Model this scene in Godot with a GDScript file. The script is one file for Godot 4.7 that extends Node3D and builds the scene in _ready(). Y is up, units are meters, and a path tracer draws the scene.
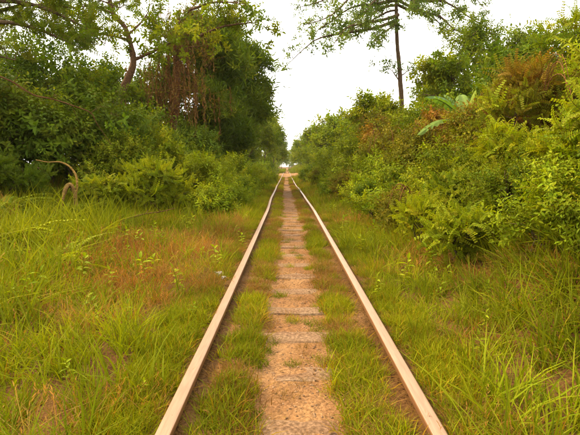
extends Node3D
# A single railway track running through a tropical thicket, under a white sky.
# x right, y up, the track runs towards -z. Rail tops near the camera lie at y = 0.15.

const F := 500.0
const EYE := Vector3(0.0, 1.18, 0.0)
const PITCH := 0.1046
var rng := RandomNumberGenerator.new()
var n_big := FastNoiseLite.new()
var n_mid := FastNoiseLite.new()
var n_small := FastNoiseLite.new()
var M := {}
var S := {}
var used_names := {}

# ---------------------------------------------------------------- helpers
class Geo:
	var v := PackedVector3Array()
	var n := PackedVector3Array()
	var c := PackedColorArray()
	var uv := PackedVector2Array()
	var i := PackedInt32Array()
	func add(p: Vector3, col: Color, nn := Vector3.ZERO, t := Vector2.ZERO) -> int:
		v.append(p); c.append(col); n.append(nn); uv.append(t)
		return v.size() - 1
	func tri(a: int, b: int, d: int) -> void:
		i.append(a); i.append(b); i.append(d)
	func mesh(smooth: bool, gain := 1.0) -> ArrayMesh:   # vertex colours hold at most 1: tints above it are stored scaled down
		if gain != 1.0:
			for k in c.size(): c[k] = c[k] * gain
		var a := []
		a.resize(Mesh.ARRAY_MAX)
		a[Mesh.ARRAY_VERTEX] = v
		if smooth:
			a[Mesh.ARRAY_NORMAL] = n
		a[Mesh.ARRAY_COLOR] = c
		a[Mesh.ARRAY_TEX_UV] = uv
		a[Mesh.ARRAY_INDEX] = i
		var m := ArrayMesh.new()
		m.add_surface_from_arrays(Mesh.PRIMITIVE_TRIANGLES, a)
		return m

func rr(a: float, b: float) -> float:
	return rng.randf_range(a, b)

func rdir() -> Vector3:
	var z := rr(-1, 1)
	var a := rr(0, TAU)
	var s := sqrt(1 - z * z)
	return Vector3(s * cos(a), z, s * sin(a))

func numbered(called: String) -> String:
	if not used_names.has(called):
		used_names[called] = 0
		return called
	used_names[called] += 1
	return "%s_%03d" % [called, used_names[called]]

func tag(o: Node3D, label: String, category: String, group := "", kind := "") -> void:
	o.set_meta("label", label)
	o.set_meta("category", category)
	if group: o.set_meta("group", group)
	if kind: o.set_meta("kind", kind)

func thing(called: String, label: String, category: String, where: Vector3, group := "", kind := "") -> Node3D:
	var o := Node3D.new()
	o.name = numbered(called)
	add_child(o)
	o.position = where
	tag(o, label, category, group, kind)
	return o

func part(called: String, mesh: Mesh, mat: Material, parent: Node3D) -> MeshInstance3D:
	var o := MeshInstance3D.new()
	o.name = called
	o.mesh = mesh
	o.material_override = mat
	parent.add_child(o, true)
	return o

# one instanced part: xf are transforms in the parent's own axes
func scatter(called: String, mesh: Mesh, mat: Material, parent: Node3D, xf: Array, cols: PackedColorArray) -> MultiMeshInstance3D:
	var mm := MultiMesh.new()
	mm.transform_format = MultiMesh.TRANSFORM_3D
	mm.use_colors = true
	mm.mesh = mesh
	mm.instance_count = xf.size()
	for k in xf.size():
		mm.set_instance_transform(k, xf[k])
		mm.set_instance_color(k, cols[k] * 2.0)   # the spray meshes hold tints at half strength
	var o := MultiMeshInstance3D.new()
	o.name = called
	o.multimesh = mm
	o.material_override = mat
	parent.add_child(o, true)
	return o

# a world point that lies in the direction of a photograph position, d metres ahead
func at(px: float, py: float, d: float) -> Vector3:
	var r := Vector3((px - 290.0) / F, -(py - 217.5) / F, -1.0)
	r = r.rotated(Vector3.RIGHT, -PITCH)
	return EYE + r * (d / -r.z)

func table(rows: Array, x: float, k: int) -> float:
	if x <= rows[0][0]: return rows[0][k]
	for i in range(1, rows.size()):
		if x <= rows[i][0]:
			var t: float = (x - rows[i - 1][0]) / (rows[i][0] - rows[i - 1][0])
			t = lerpf(t, t * t * (3 - 2 * t), 0.5)
			return lerpf(rows[i - 1][k], rows[i][k], t)
	return rows[-1][k]

# depth, sideways shift of the track, height of its rail tops, wobble of either rail
const TRACK := [[-6.0, 0.05, 0.15, 0.0, 0.0], [4.0, 0.042, 0.155, 0.0, 0.0], [11.0, 0.015, 0.165, 0.008, 0.0], [16.0, -0.05, 0.165, -0.008, -0.008], [21.0, -0.11, 0.13, 0.015, 0.006], [28.0, -0.18, 0.05, -0.014, -0.012], [36.0, -0.26, -0.02, 0.008, 0.012], [60.0, -0.42, -0.14, 0.0, 0.0], [95.0, -0.64, -0.16, 0.0, 0.0], [220.0, -1.3, -0.1, 0.0, 0.0]]

func mid_x(z: float) -> float:
	return table(TRACK, -z, 1)

func rail_y(z: float) -> float:
	return table(TRACK, -z, 2)

func ground(x: float, z: float) -> float:
	var u := x - mid_x(z)
	var a := absf(u)
	var y := rail_y(z) - 0.078
	y += n_small.get_noise_2d(x * 3.0, z * 3.0) * 0.012
	if a < 0.5:
		y -= 0.05 * (1.0 - smoothstep(0.14, 0.36, a + n_mid.get_noise_2d(x * 2, z * 2) * 0.06))
	if u > 0:
		y += 1.4 * smoothstep(1.15, 4.1, u) + 0.5 * smoothstep(5.0, 14.0, u)
	else:
		y -= 0.06 * smoothstep(0.9, 1.6, a)
		y += 0.75 * smoothstep(2.6, 8.0, a) + 0.5 * smoothstep(8.0, 18.0, a)
	var away := smoothstep(0.8, 4.0, a)
	y += away * (n_mid.get_noise_2d(x, z) * 0.16 + n_big.get_noise_2d(x, z) * 0.25)
	return y

# ---------------------------------------------------------------- shapes
func tube(g: Geo, pts: Array, r0: float, r1: float, sides: int, col: Color, rough := 0.0) -> void:
	var first := -1
	var side := Vector3.ZERO
	for k in pts.size():
		var p: Vector3 = pts[k]
		var t: Vector3 = (pts[mini(k + 1, pts.size() - 1)] - pts[maxi(k - 1, 0)]).normalized()
		if k == 0:
			side = t.cross(Vector3(0.31, 0.2, 0.93)).normalized()
		side = (side - t * side.dot(t)).normalized()
		var b := t.cross(side)
		var r := lerpf(r0, r1, float(k) / (pts.size() - 1))
		var start := g.v.size()
		for j in sides + 1:
			var a := TAU * j / sides
			var nn := side * cos(a) + b * sin(a)
			var bump := 1.0 + rough * n_small.get_noise_3d(p.x * 6 + cos(a) * 4, p.y * 3, p.z * 6 + sin(a) * 4)
			g.add(p + nn * r * bump, col, nn, Vector2(float(j) / sides, float(k)))
		if first >= 0:
			for j in sides:
				var q := first + j
				var w := start + j
				g.tri(q, w, w + 1)
				g.tri(q, w + 1, q + 1)
		first = start

# a bent chain of points from a to b
func bend_line(a: Vector3, b: Vector3, n: int, sag: float, wander: float) -> Array:
	var out := []
	for k in n + 1:
		var t := float(k) / n
		var p := a.lerp(b, t)
		p.y += sag * 4 * t * (1 - t)
		if k > 0 and k < n:
			p += rdir() * wander
		out.append(p)
	return out

func smooth_line(pts: Array, per: int) -> Array:
	var out := []
	for k in pts.size() - 1:
		var a: Vector3 = pts[maxi(k - 1, 0)]
		var b: Vector3 = pts[k]
		var c: Vector3 = pts[k + 1]
		var d: Vector3 = pts[mini(k + 2, pts.size() - 1)]
		for j in per:
			out.append(b.cubic_interpolate(c, a, d, float(j) / per))
	out.append(pts[-1])
	return out

func leaf(g: Geo, base: Vector3, dir: Vector3, up: Vector3, length: float, width: float, droop: float, col: Color) -> void:
	dir = dir.normalized()
	var side := dir.cross(up).normalized()
	var nn := side.cross(dir).normalized()
	var f := width * 0.16
	var q := func(t: float, s: float, down: float) -> Vector3: return base + dir * (length * t) + side * (width * s) - nn * (droop * length * t * t + down)
	var b := g.add(base, col)
	var l1 := g.add(q.call(0.28, -0.42, -f), col)
	var m1 := g.add(q.call(0.28, 0.0, 0.0), col)
	var r1 := g.add(q.call(0.28, 0.42, -f), col)
	var l2 := g.add(q.call(0.62, -0.4, -f), col)
	var m2 := g.add(q.call(0.62, 0.0, 0.0), col)
	var r2 := g.add(q.call(0.62, 0.4, -f), col)
	var t := g.add(q.call(1.0, 0.0, 0.0), col)
	for x in [[b, l1, m1], [b, m1, r1], [l1, l2, m2], [l1, m2, m1], [m1, m2, r2], [m1, r2, r1], [l2, t, m2], [m2, t, r2]]:
		g.tri(x[0], x[1], x[2])

func strip(g: Geo, base: Vector3, dir: Vector3, side: Vector3, length: float, width: float, curve: Vector3, n: int, col: Color) -> void:
	var last := -1
	for k in n + 1:
		var t := float(k) / n
		var p := base + dir * (length * t) + curve * (length * t * t)
		var w := width * (1.0 - 0.9 * t * t) * 0.5
		var a := g.add(p - side * w, col)
		g.add(p + side * w, col)
		if last >= 0:
			g.tri(last, a, a + 1)
			g.tri(last, a + 1, last + 1)
		last = a

func tint(lo := 0.78, hi := 1.22) -> Color:
	var k := rr(lo, hi)
	return Color(k * rr(0.92, 1.1), k, k * rr(0.8, 1.1))

const STEM := Color(1.15, 0.8, 1.1)

func make_sprig(n: int, length: float, leaf_len: float, leaf_w: float, droop: float, open: float) -> ArrayMesh:
	var g := Geo.new()
	var pts := []
	var lean := Vector3(rr(-1, 1), 0, rr(-1, 1)) * 0.18 * length
	for k in 5:
		var t := k / 4.0
		pts.append(Vector3(0, length * t, 0) + lean * t * t)
	tube(g, pts, 0.005, 0.002, 3, STEM)
	for k in n:
		var t := (k + 0.6) / n
		var p := Vector3(0, length * t, 0) + lean * t * t
		var a := k * 2.4 + rr(-0.4, 0.4)
		var out := Vector3(cos(a), 0, sin(a))
		var d := (out * open + Vector3.UP * rr(0.15, 0.75)).normalized()
		if k == n - 1:
			d = (Vector3.UP + out * 0.3).normalized()
		leaf(g, p, d, Vector3.UP + out * 0.01 + rdir() * 0.35, leaf_len * rr(0.7, 1.15), leaf_w * rr(0.8, 1.15), droop * rr(0.6, 1.4), tint())
	return g.mesh(false, 0.5)

func make_sprig_in(g: Geo, root: Transform3D, n: int, length: float, leaf_len: float, leaf_w: float, droop: float, open: float, c0: Color) -> void:
	var up := root.basis.y
	var lean := rdir() * 0.18 * length
	var tip := root.origin + up * length + lean
	tube(g, [root.origin, root.origin + up * length * 0.5 + lean * 0.25, tip], 0.004, 0.002, 3, STEM)
	for k in n:
		var t := (k + 0.6) / n
		var p := root.origin + up * (length * t) + lean * t * t
		var a := k * 2.4 + rr(-0.4, 0.4)
		var out := (root.basis.x * cos(a) + root.basis.z * sin(a)).normalized()
		var d := (out * open + up * rr(0.15, 0.75)).normalized()
		if k == n - 1: d = (up + out * 0.3).normalized()
		leaf(g, p, d, up * 0.5 + Vector3.UP * 0.6 + rdir() * 0.35, leaf_len * rr(0.7, 1.15), leaf_w * rr(0.8, 1.15), droop * rr(0.6, 1.4), c0 * tint(0.85, 1.15))

func patch_tint() -> Color:   # within one clump: mostly alike, here and there a yellowing or a duller spray
	var k := rr(0.72, 1.25)
	var yellow := 1.0 + maxf(0.0, rr(-0.7, 0.32))
	return Color(k * yellow, k * (1.0 + 0.3 * (yellow - 1.0)), k)

# a bough's end: several sprays round one point
func make_clump(sprays: int, radius: float, n: int, length: float, leaf_len: float, leaf_w: float, droop: float, open: float, down := false) -> ArrayMesh:
	var g := Geo.new()
	for k in sprays:
		var d := rdir()
		var p := d * radius * rr(0.2, 0.8) * Vector3(1, 0.8, 1)
		var way := (d * 0.8 + (Vector3.DOWN * 0.9 if down else Vector3.UP * 0.4) + rdir() * 0.4).normalized()
		var grown := rr(0.6, 1.3)
		make_sprig_in(g, toward(way, rr(0, TAU), 1.0, p), n, length * rr(0.8, 1.3), leaf_len * grown, leaf_w * grown, droop, open, patch_tint())
	return g.mesh(false, 0.5)

func make_frond_clump(fronds: int, radius: float, length: float, pairs: int, leaf_len: float, leaf_w: float, droop: float, taper: float) -> ArrayMesh:
	var g := Geo.new()
	for k in fronds:
		var one := Geo.new()
		frond_in(one, length * rr(0.75, 1.15), pairs, leaf_len, leaf_w, droop * rr(0.6, 1.3), taper)
		var d := rdir()
		var t := toward(d * 0.7 + Vector3.UP * 0.55 + rdir() * 0.3, rr(0, TAU), 1.0, d * radius * rr(0.0, 0.6))
		var c := patch_tint()
		var start := g.v.size()
		for j in one.v.size(): g.add(t * one.v[j], one.c[j] * c)
		for j in one.i: g.i.append(start + j)
	return g.mesh(false, 0.5)

func make_patch(tufts: int, half: float, n: int, height: float, width: float, spread: float, dry: float, seeds: bool) -> ArrayMesh:
	var g := Geo.new()
	for k in tufts:
		var c := Vector3(rr(-half, half), 0, rr(-half, half))
		var hue := patch_tint()
		if rr(0, 1) < dry: hue = Color(1.5, 0.78, 2.2) * rr(0.8, 1.25)
		tuft_in(g, c, n, height * rr(0.6, 1.2), width, spread, seeds, hue)
	return g.mesh(false, 0.5)

func make_frond(length: float, pairs: int, leaf_len: float, leaf_w: float, droop: float, taper: float) -> ArrayMesh:
	var g := Geo.new()
	frond_in(g, length, pairs, leaf_len, leaf_w, droop, taper)
	return g.mesh(false, 0.5)

func frond_in(g: Geo, length: float, pairs: int, leaf_len: float, leaf_w: float, droop: float, taper: float) -> void:
	var pts := []
	for k in 9:
		var t := k / 8.0
		pts.append(Vector3(0, length * (t - 0.28 * droop * t * t), length * droop * 0.75 * t * t))
	tube(g, pts, 0.006, 0.002, 3, STEM)
	for k in pairs:
		var t := 0.12 + 0.88 * (k + 0.5) / pairs
		var p := Vector3(0, length * (t - 0.28 * droop * t * t), length * droop * 0.75 * t * t)
		var ahead := Vector3(0, 1 - 0.56 * droop * t, 1.5 * droop * t).normalized()
		var up := Vector3.RIGHT.cross(ahead)
		var size := leaf_len * (1.0 - taper * t) * (0.75 + 0.25 * sin(PI * minf(1.0, t * 2)))
		for s in [-1.0, 1.0]:
			var d: Vector3 = Vector3.RIGHT * s + ahead * rr(0.25, 0.5) - up * rr(0.0, 0.35)
			leaf(g, p, d, -up + rdir() * 0.15, size * rr(0.85, 1.1), leaf_w * rr(0.85, 1.1), 0.2, tint(0.85, 1.15))

func tuft_in(g: Geo, where: Vector3, n: int, height: float, width: float, spread: float, seeds: bool, hue: Color) -> void:
	for k in n:
		var a := rr(0, TAU)
		var out := Vector3(cos(a), 0, sin(a))
		var h := height * rr(0.5, 1.15)
		var lean := rr(0.1, 1.0) * spread
		var dir := (Vector3.UP + out * lean * 0.6).normalized()
		var base := where + Vector3(rr(-1, 1), 0, rr(-1, 1)) * 0.06
		base.y = -0.03
		var side := dir.cross(Vector3(rr(-1, 1), 0.1, rr(-1, 1))).normalized()
		var c := hue * tint(0.8, 1.2)
		var curve := out * lean * 0.55 - Vector3.UP * lean * 0.3
		strip(g, base, dir, side, h, width * rr(0.7, 1.2), curve, 3, c)
		if seeds and k % 3 == 0:
			var tip := base + dir * h + curve * h
			for j in 4:
				leaf(g, tip - dir * 0.02 * j, (dir + rdir() * 0.6), rdir(), 0.03, 0.006, 0.1, Color(c.r * 1.2, c.g * 1.05, c.b))

func make_vine(length: float, n: int) -> ArrayMesh:   # a strand that hangs down from its origin
	var g := Geo.new()
	var pts := []
	for k in 9:
		pts.append(Vector3(rr(-1, 1) * 0.03, -length * k / 8.0, rr(-1, 1) * 0.03))
	tube(g, smooth_line(pts, 2), 0.007, 0.003, 4, Color(1, 0.9, 0.9))
	for k in n:
		var p: Vector3 = pts[rng.randi_range(0, 8)] + Vector3(0, rr(-0.1, 0.0) * length, 0)
		var d := (Vector3(rr(-1, 1), -rr(0.6, 2.0), rr(-1, 1))).normalized()
		leaf(g, p, d, rdir(), rr(0.07, 0.15), rr(0.018, 0.04), 0.3, tint(0.7, 1.3))
	return g.mesh(false, 0.5)

func make_litter() -> ArrayMesh:
	var g := Geo.new()
	leaf(g, Vector3.ZERO, Vector3(1, 0.15, 0), Vector3.UP, 0.09, 0.045, 0.35, tint())
	return g.mesh(false, 0.5)

func toward(d: Vector3, spin: float, size: float, p: Vector3) -> Transform3D:
	var y := d.normalized()
	var x := y.cross(Vector3(0.37, 0.11, 0.92)).normalized().rotated(y, spin)
	return Transform3D(Basis(x, y, x.cross(y)).scaled(Vector3.ONE * size), p)

func shade_of(pal: Array, p: Vector3, hue: float) -> Color:   # a colour of its own for every spray: kinds of leaf mixed in patches
	var f := n_mid.get_noise_3d(p.x * 2.2, p.y * 2.2, p.z * 2.2 + hue) * 0.9 + 0.5 + rr(-0.3, 0.3)
	var k := clampf(f, 0.0, 0.999) * (pal.size() - 1)
	var a: Color = pal[int(k)]
	var b: Color = pal[mini(int(k) + 1, pal.size() - 1)]
	var c := a.lerp(b, k - int(k))
	var j := rr(0.82, 1.18)
	return Color(c.r * j * rr(0.94, 1.06), c.g * j, c.b * j)

# leaf colours: reflectances, linear
const BRIGHT := [Color(0.105, 0.14, 0.004), Color(0.155, 0.19, 0.005), Color(0.21, 0.225, 0.006)]
const FRESH := [Color(0.065, 0.10, 0.005), Color(0.11, 0.145, 0.005), Color(0.165, 0.18, 0.006)]
const OLIVE := [Color(0.085, 0.085, 0.006), Color(0.12, 0.115, 0.007), Color(0.15, 0.145, 0.008), Color(0.17, 0.105, 0.010)]
const SHADED_GREEN := [Color(0.045, 0.075, 0.005), Color(0.07, 0.105, 0.006), Color(0.115, 0.14, 0.008)]  # darker leaf greens: shade of the thicket and dim trees put into the colour
const TANGLE := [Color(0.19, 0.085, 0.013), Color(0.15, 0.10, 0.009), Color(0.13, 0.14, 0.008), Color(0.17, 0.19, 0.009)]
const COOL := [Color(0.075, 0.12, 0.022), Color(0.10, 0.15, 0.028), Color(0.14, 0.18, 0.025)]
const RUST := [Color(0.075, 0.03, 0.008), Color(0.115, 0.05, 0.012), Color(0.14, 0.08, 0.018)]
const STRAW := [Color(0.15, 0.07, 0.018), Color(0.19, 0.105, 0.025), Color(0.23, 0.145, 0.035)]
const GRASS := [Color(0.09, 0.10, 0.003), Color(0.135, 0.15, 0.003), Color(0.195, 0.20, 0.004)]

# ---------------------------------------------------------------- plants
# a many-stemmed bush: stems are parts, its leaves the foliage
func shrub(called: String, label: String, group: String, where: Vector3, size: Vector3, spray: String, n: int, scale: float, pal: Array, mat := "leaf", category := "shrub", lumps := 7) -> Node3D:
	var o := thing(called, label, category, where, group)
	var centers := []
	for k in lumps:
		var d := rdir()
		d.y = absf(d.y) * 0.9 + 0.05
		centers.append([Vector3(d.x * size.x, 0.25 * size.y + d.y * size.y * 0.8, d.z * size.z) * Vector3(0.62, 1, 0.62), rr(0.36, 0.55)])
	for k in mini(lumps, 6):
		var c: Vector3 = centers[k][0]
		var g := Geo.new()
		tube(g, bend_line(Vector3(c.x * 0.15, -0.08, c.z * 0.15), c, 5, 0.08 * size.y, 0.05 * size.y), 0.012 + 0.008 * size.y, 0.006, 5, Color(1, 1, 1))
		for j in 3:
			var e: Vector3 = c + rdir() * 0.35 * size.y
			tube(g, bend_line(c * 0.7, e, 3, 0.03, 0.03), 0.008, 0.003, 4, Color(1, 1, 1))
		part("stem", g.mesh(true, 0.22), M.bark, o)
	if pal == TANGLE or pal == OLIVE:
		for k in 9:
			var a := rr(0, TAU)
			var far := Vector3(cos(a) * size.x, 0, sin(a) * size.z) * rr(0.6, 1.25)
			var g := Geo.new()
			tube(g, smooth_line([far * 0.1, far * 0.25 + Vector3.UP * size.y * rr(0.8, 1.15), far * 0.65 + Vector3.UP * size.y * rr(1.0, 1.4), far + Vector3.UP * size.y * rr(0.5, 0.95)], 4), 0.009, 0.004, 4, Color(1.5, 0.95, 0.55))
			part("cane", g.mesh(true, 0.22), M.bark, o)
	var xf := []
	var cols := PackedColorArray()
	var hue := rr(0, 50)
	n = int(n / 5.0)
	while xf.size() < n:
		var c = centers[rng.randi_range(0, lumps - 1)]
		var d := rdir()
		if d.y < -0.55: continue
		var r: float = c[1] * pow(rr(0.12, 1.0), 0.45)
		var p: Vector3 = c[0] + Vector3(d.x * size.x, d.y * size.y * 0.8, d.z * size.z) * r
		if p.y < -0.05: continue
		var out := (d * 0.8 + Vector3.UP * 0.55 + rdir() * 0.55).normalized()
		xf.append(toward(out, rr(0, TAU), scale * rr(0.65, 1.25), p))
		cols.append(shade_of(pal, where + p, hue))
	scatter("foliage", S[spray + str(rng.randi_range(0, 2))], M[mat], o, xf, cols).set_meta("kind", "stuff")
	return o

# a tree: trunk, limbs (each with its own twigs) and a crown of leaf sprays on the twigs. Points are in world axes.
func tree(called: String, label: String, group: String, trunk: Array, r0: float, r1: float, limbs: Array, spray: String, per_twig: int, scale: float, pal: Array, opt := {}) -> Node3D:
	var base: Vector3 = trunk[0]
	base.y = ground(base.x, base.z)
	var o := thing(called, label, "tree", base, group)
	var tp := [Vector3(0, -0.25, 0)]
	for p in trunk:
		if (p - base).y > 0.1: tp.append(p - base)
	var bark: Color = opt.get("bark", Color(1, 1, 1))
	var g := Geo.new()
	tube(g, smooth_line(tp, 4), r0, r1, 9, bark, 0.5)
	part("trunk", g.mesh(true, 0.22), M.bark, o)
	var xf := []
	var cols := PackedColorArray()
	var hue := rr(0, 50)
	var twigs: int = opt.get("twigs", 9)
	var reach: float = opt.get("reach", 0.6)
	var hang: float = opt.get("hang", 0.0)
	var flat: float = opt.get("flat", 1.0)
	var from: float = opt.get("from", 0.3)
	var ball: float = opt.get("ball", 0.35)
	for l in limbs:
		var pts := []
		for p in l: pts.append(p - base)
		if pts.size() == 2:
			var a: Vector3 = pts[0]
			var b: Vector3 = pts[1]
			pts = bend_line(a, b, 4, 0.06 * a.distance_to(b), 0.05 * a.distance_to(b))
		var line := smooth_line(pts, 3)
		var long := 0.0
		for k in line.size() - 1: long += line[k].distance_to(line[k + 1])
		var lg := Geo.new()
		var lr: float = clampf(0.016 * long + 0.012, 0.015, r0 * 0.65)
		tube(lg, line, lr, 0.008, 6, bark, 0.3)
		for k in clampi(int(long * 5.0) + 1, 3, twigs):
			var t := lerpf(from, 1.0, (k + rr(0.2, 0.9)) / clampi(int(long * 5.0) + 1, 3, twigs))
			var w: Vector3 = line[mini(int(t * line.size()), line.size() - 1)]
			var d := rdir()
			d.y = d.y * flat + 0.15
			var e := w + d * reach * rr(0.5, 1.2)
			if k == twigs - 1: e = line[-1]
			e.y -= hang * rr(0.2, 1.0)
			var tw := bend_line(w, e, 3, 0.04, 0.03)
			tube(lg, tw, 0.010, 0.004, 4, bark)
			for j in maxi(1, int(round(per_twig / 5.0))):
				var q: Vector3 = tw[0].lerp(e, pow(rr(0.1, 1.0), 0.6)) + rdir() * Vector3(ball, ball * maxf(flat, 0.5), ball) * rr(0.1, 1.0)
				var out := (e - w).normalized() * 0.5 + rdir() * 0.8 + Vector3.UP * (0.35 - 1.3 * signf(hang))
				xf.append(toward(out, rr(0, TAU), scale * rr(0.65, 1.25), q))
				cols.append(shade_of(pal, base + q, hue))
		part("limb", lg.mesh(true, 0.22), M.bark, o)
	scatter("crown", S[spray + str(rng.randi_range(0, 2))], M[opt.get("mat", "leaf")], o, xf, cols).set_meta("kind", "stuff")
	return o

# limbs spread over a trunk: n of them between heights a and b, ending on an ellipsoid round c
func limbs_round(trunk: Array, n: int, c: Vector3, size: Vector3) -> Array:
	var out := []
	for k in n:
		var d := rdir()
		if d.y < -0.5: d.y = -d.y
		var e := c + d * size * rr(0.6, 0.95)
		var best: Vector3 = trunk[0]
		for j in 24:
			var t := float(j) / 23 * (trunk.size() - 1)
			var i := mini(int(t), trunk.size() - 2)
			var p: Vector3 = trunk[i].lerp(trunk[i + 1], t - i)
			if p.y < e.y - 0.25 * size.y * rr(0.6, 1.2) or j == 0: best = p
		out.append([best, e])
	return out

func round_tree(called: String, label: String, group: String, c: Vector3, size: Vector3, n_limbs: int, spray: String, per_twig: int, scale: float, pal: Array, opt := {}) -> Node3D:
	var b := Vector3(c.x + rr(-0.3, 0.3), 0, c.z + rr(-0.3, 0.3))
	b.y = ground(b.x, b.z)
	var trunk := [b, b.lerp(c, 0.45) + Vector3(rr(-0.15, 0.15), 0, rr(-0.15, 0.15)), c + Vector3(0, size.y * 0.6, 0)]
	opt.merge({"reach": size.x * 0.38, "ball": size.x * 0.2, "from": 0.35})
	return tree(called, label, group, trunk, 0.05 + 0.03 * size.x, 0.02, limbs_round(trunk, n_limbs, c, size), spray, per_twig, scale, pal, opt)

# ---------------------------------------------------------------- materials
func noise_tex(freq: float, lo: Color, hi: Color, size := 512, mid := 0.5) -> NoiseTexture2D:
	var t := NoiseTexture2D.new()
	t.width = size; t.height = size
	t.seamless = true
	t.seamless_blend_skirt = 0.3
	var n := FastNoiseLite.new()
	n.seed = 11
	n.frequency = freq
	n.fractal_octaves = 5
	n.fractal_gain = 0.6
	t.noise = n
	var r := Gradient.new()
	r.set_color(0, lo)
	r.set_color(1, hi)
	r.add_point(mid, lo.lerp(hi, 0.5))
	t.color_ramp = r
	return t

func plain(rough: float, tex: Texture2D = null, per_metre := 1.0, spec := 0.5) -> StandardMaterial3D:
	var m := StandardMaterial3D.new()
	m.vertex_color_use_as_albedo = true
	m.roughness = rough
	m.metallic_specular = spec
	m.cull_mode = BaseMaterial3D.CULL_DISABLED
	if tex:
		m.albedo_texture = tex
		m.uv1_triplanar = true
		m.uv1_world_triplanar = true
		m.uv1_scale = Vector3.ONE * per_metre
	return m

func make_materials() -> void:
	var lf := plain(0.6, null, 1.0, 0.15)
	lf.backlight_enabled = true
	lf.backlight = Color(0.9, 0.9, 0.4)
	M.leaf = lf
	var gl := plain(0.7, null, 1.0, 0.16)
	gl.backlight_enabled = true
	gl.backlight = Color(0.85, 0.85, 0.4)
	M.blade = gl
	M.dead = plain(0.9, null, 1.0, 0.2)
	var grain := noise_tex(0.02, Color(0.45, 0.45, 0.45), Color(1, 1, 1))
	var relief := noise_tex(0.03, Color(0, 0, 0), Color(1, 1, 1))
	var bk := plain(0.9, grain, 1.7, 0.2)
	bk.albedo_color = Color(0.77, 0.5, 0.27).linear_to_srgb()
	bk.heightmap_enabled = true
	bk.heightmap_texture = relief
	bk.heightmap_scale = 1.2
	M.bark = bk
	var so := plain(0.95, noise_tex(0.035, Color(0.62, 0.58, 0.52), Color(1, 1, 1), 1024), 1.1, 0.2)
	so.heightmap_enabled = true
	so.heightmap_texture = relief
	so.heightmap_scale = 2.0
	M.soil = so
	var ti := plain(0.85, noise_tex(0.03, Color(0.5, 0.47, 0.43), Color(1, 1, 1)), 2.3, 0.2)
	ti.heightmap_enabled = true
	ti.heightmap_texture = relief
	ti.heightmap_scale = 0.5
	M.timber = ti
	var st := plain(0.85, noise_tex(0.02, Color(0.6, 0.58, 0.55), Color(1, 1, 1)), 2.0, 0.3)
	M.stone = st
	var head := plain(0.45, noise_tex(0.02, Color(0.84, 0.8, 0.76), Color(1, 1, 1)), 1.0, 0.5)
	head.uv1_scale = Vector3(6.0, 6.0, 0.35)
	head.metallic = 0.3
	M.railhead = head
	var web := plain(0.85, noise_tex(0.03, Color(0.5, 0.45, 0.4), Color(1, 1, 1)), 4.0, 0.3)
	M.rust = web
	var sp := web.duplicate() as StandardMaterial3D
	sp.albedo_color = Color(0.12, 0.05, 0.025).linear_to_srgb()
	M.spike = sp

# ---------------------------------------------------------------- the scene
func _ready() -> void:
	rng.seed = 20240611
	n_big.seed = 3; n_big.frequency = 0.09
	n_mid.seed = 5; n_mid.frequency = 0.35
	n_small.seed = 9; n_small.frequency = 0.5

	var cam := Camera3D.new()
	cam.name = "camera"
	cam.fov = rad_to_deg(2.0 * atan(217.5 / F))
	cam.near = 0.05
	cam.far = 2000.0
	add_child(cam)
	cam.position = EYE
	cam.rotation.x = -PITCH
	cam.current = true

	var env := Environment.new()
	env.background_mode = Environment.BG_SKY
	var sky := Sky.new()
	var sm := ProceduralSkyMaterial.new()
	sm.sky_top_color = Color(0.95, 0.94, 0.90)
	sm.sky_horizon_color = Color(0.97, 0.96, 0.92)
	sm.ground_horizon_color = Color(0.5, 0.45, 0.3)
	sm.ground_bottom_color = Color(0.3, 0.27, 0.18)
	sm.sun_angle_max = 1.0
	sky.sky_material = sm
	env.sky = sky
	env.tonemap_mode = Environment.TONE_MAPPER_LINEAR
	env.background_energy_multiplier = 0.54
	env.tonemap_exposure = 7.2
	env.sdfgi_enabled = true
	env.ssao_enabled = true
	env.ssil_enabled = true
	env.fog_enabled = true
	env.fog_light_color = Color(0.97, 0.98, 0.93)
	env.fog_density = 0.00022
	var we := WorldEnvironment.new()
	we.name = "environment"
	we.environment = env
	add_child(we)

	var sun := DirectionalLight3D.new()
	sun.name = "sun"
	sun.light_energy = 0.5
	sun.light_angular_distance = 12.0
	sun.light_color = Color(1.0, 0.92, 0.74)
	sun.shadow_enabled = true
	add_child(sun)
	sun.look_at_from_position(Vector3.ZERO, -Vector3(-0.68, 0.84, -0.34), Vector3.FORWARD)

	make_materials()
	build_ground()
	build_track()
	make_sprays()
	build_trees()
	build_left()
	build_right()
	build_small()
	build_grass()

func sheet(called: String, us: Array, zs: Array, lift: float, paint: Callable) -> MeshInstance3D:
	var g := Geo.new()
	for z in zs:
		var cx := mid_x(z)
		for u in us:
			var x: float = cx + u
			g.add(Vector3(x, ground(x, z) + lift, z), paint.call(x, z, u))
	var w := us.size()
	for j in zs.size() - 1:
		for k in w - 1:
			var a := j * w + k
			g.tri(a, a + w, a + w + 1)
			g.tri(a, a + w + 1, a + 1)
	var st := SurfaceTool.new()
	st.create_from_arrays(g_arrays(g))
	st.generate_normals()
	var o := MeshInstance3D.new()
	o.name = called
	o.mesh = st.commit()
	o.material_override = M.soil
	add_child(o)
	return o

func g_arrays(g: Geo) -> Array:
	var a := []
	a.resize(Mesh.ARRAY_MAX)
	a[Mesh.ARRAY_VERTEX] = g.v
	a[Mesh.ARRAY_COLOR] = g.c
	a[Mesh.ARRAY_TEX_UV] = g.uv
	a[Mesh.ARRAY_INDEX] = g.i
	return a

func soil_color(x: float, z: float, u: float) -> Color:
	if absf(u) < 0.62:   # trodden like the strip itself, then more humus
		var t := smoothstep(0.2, 0.5, absf(u) + 0.3 * n_mid.get_noise_2d(x * 3, z * 2.0))
		return path_color(x, z, u).lerp(humus(x, z), t)
	return humus(x, z)

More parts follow.
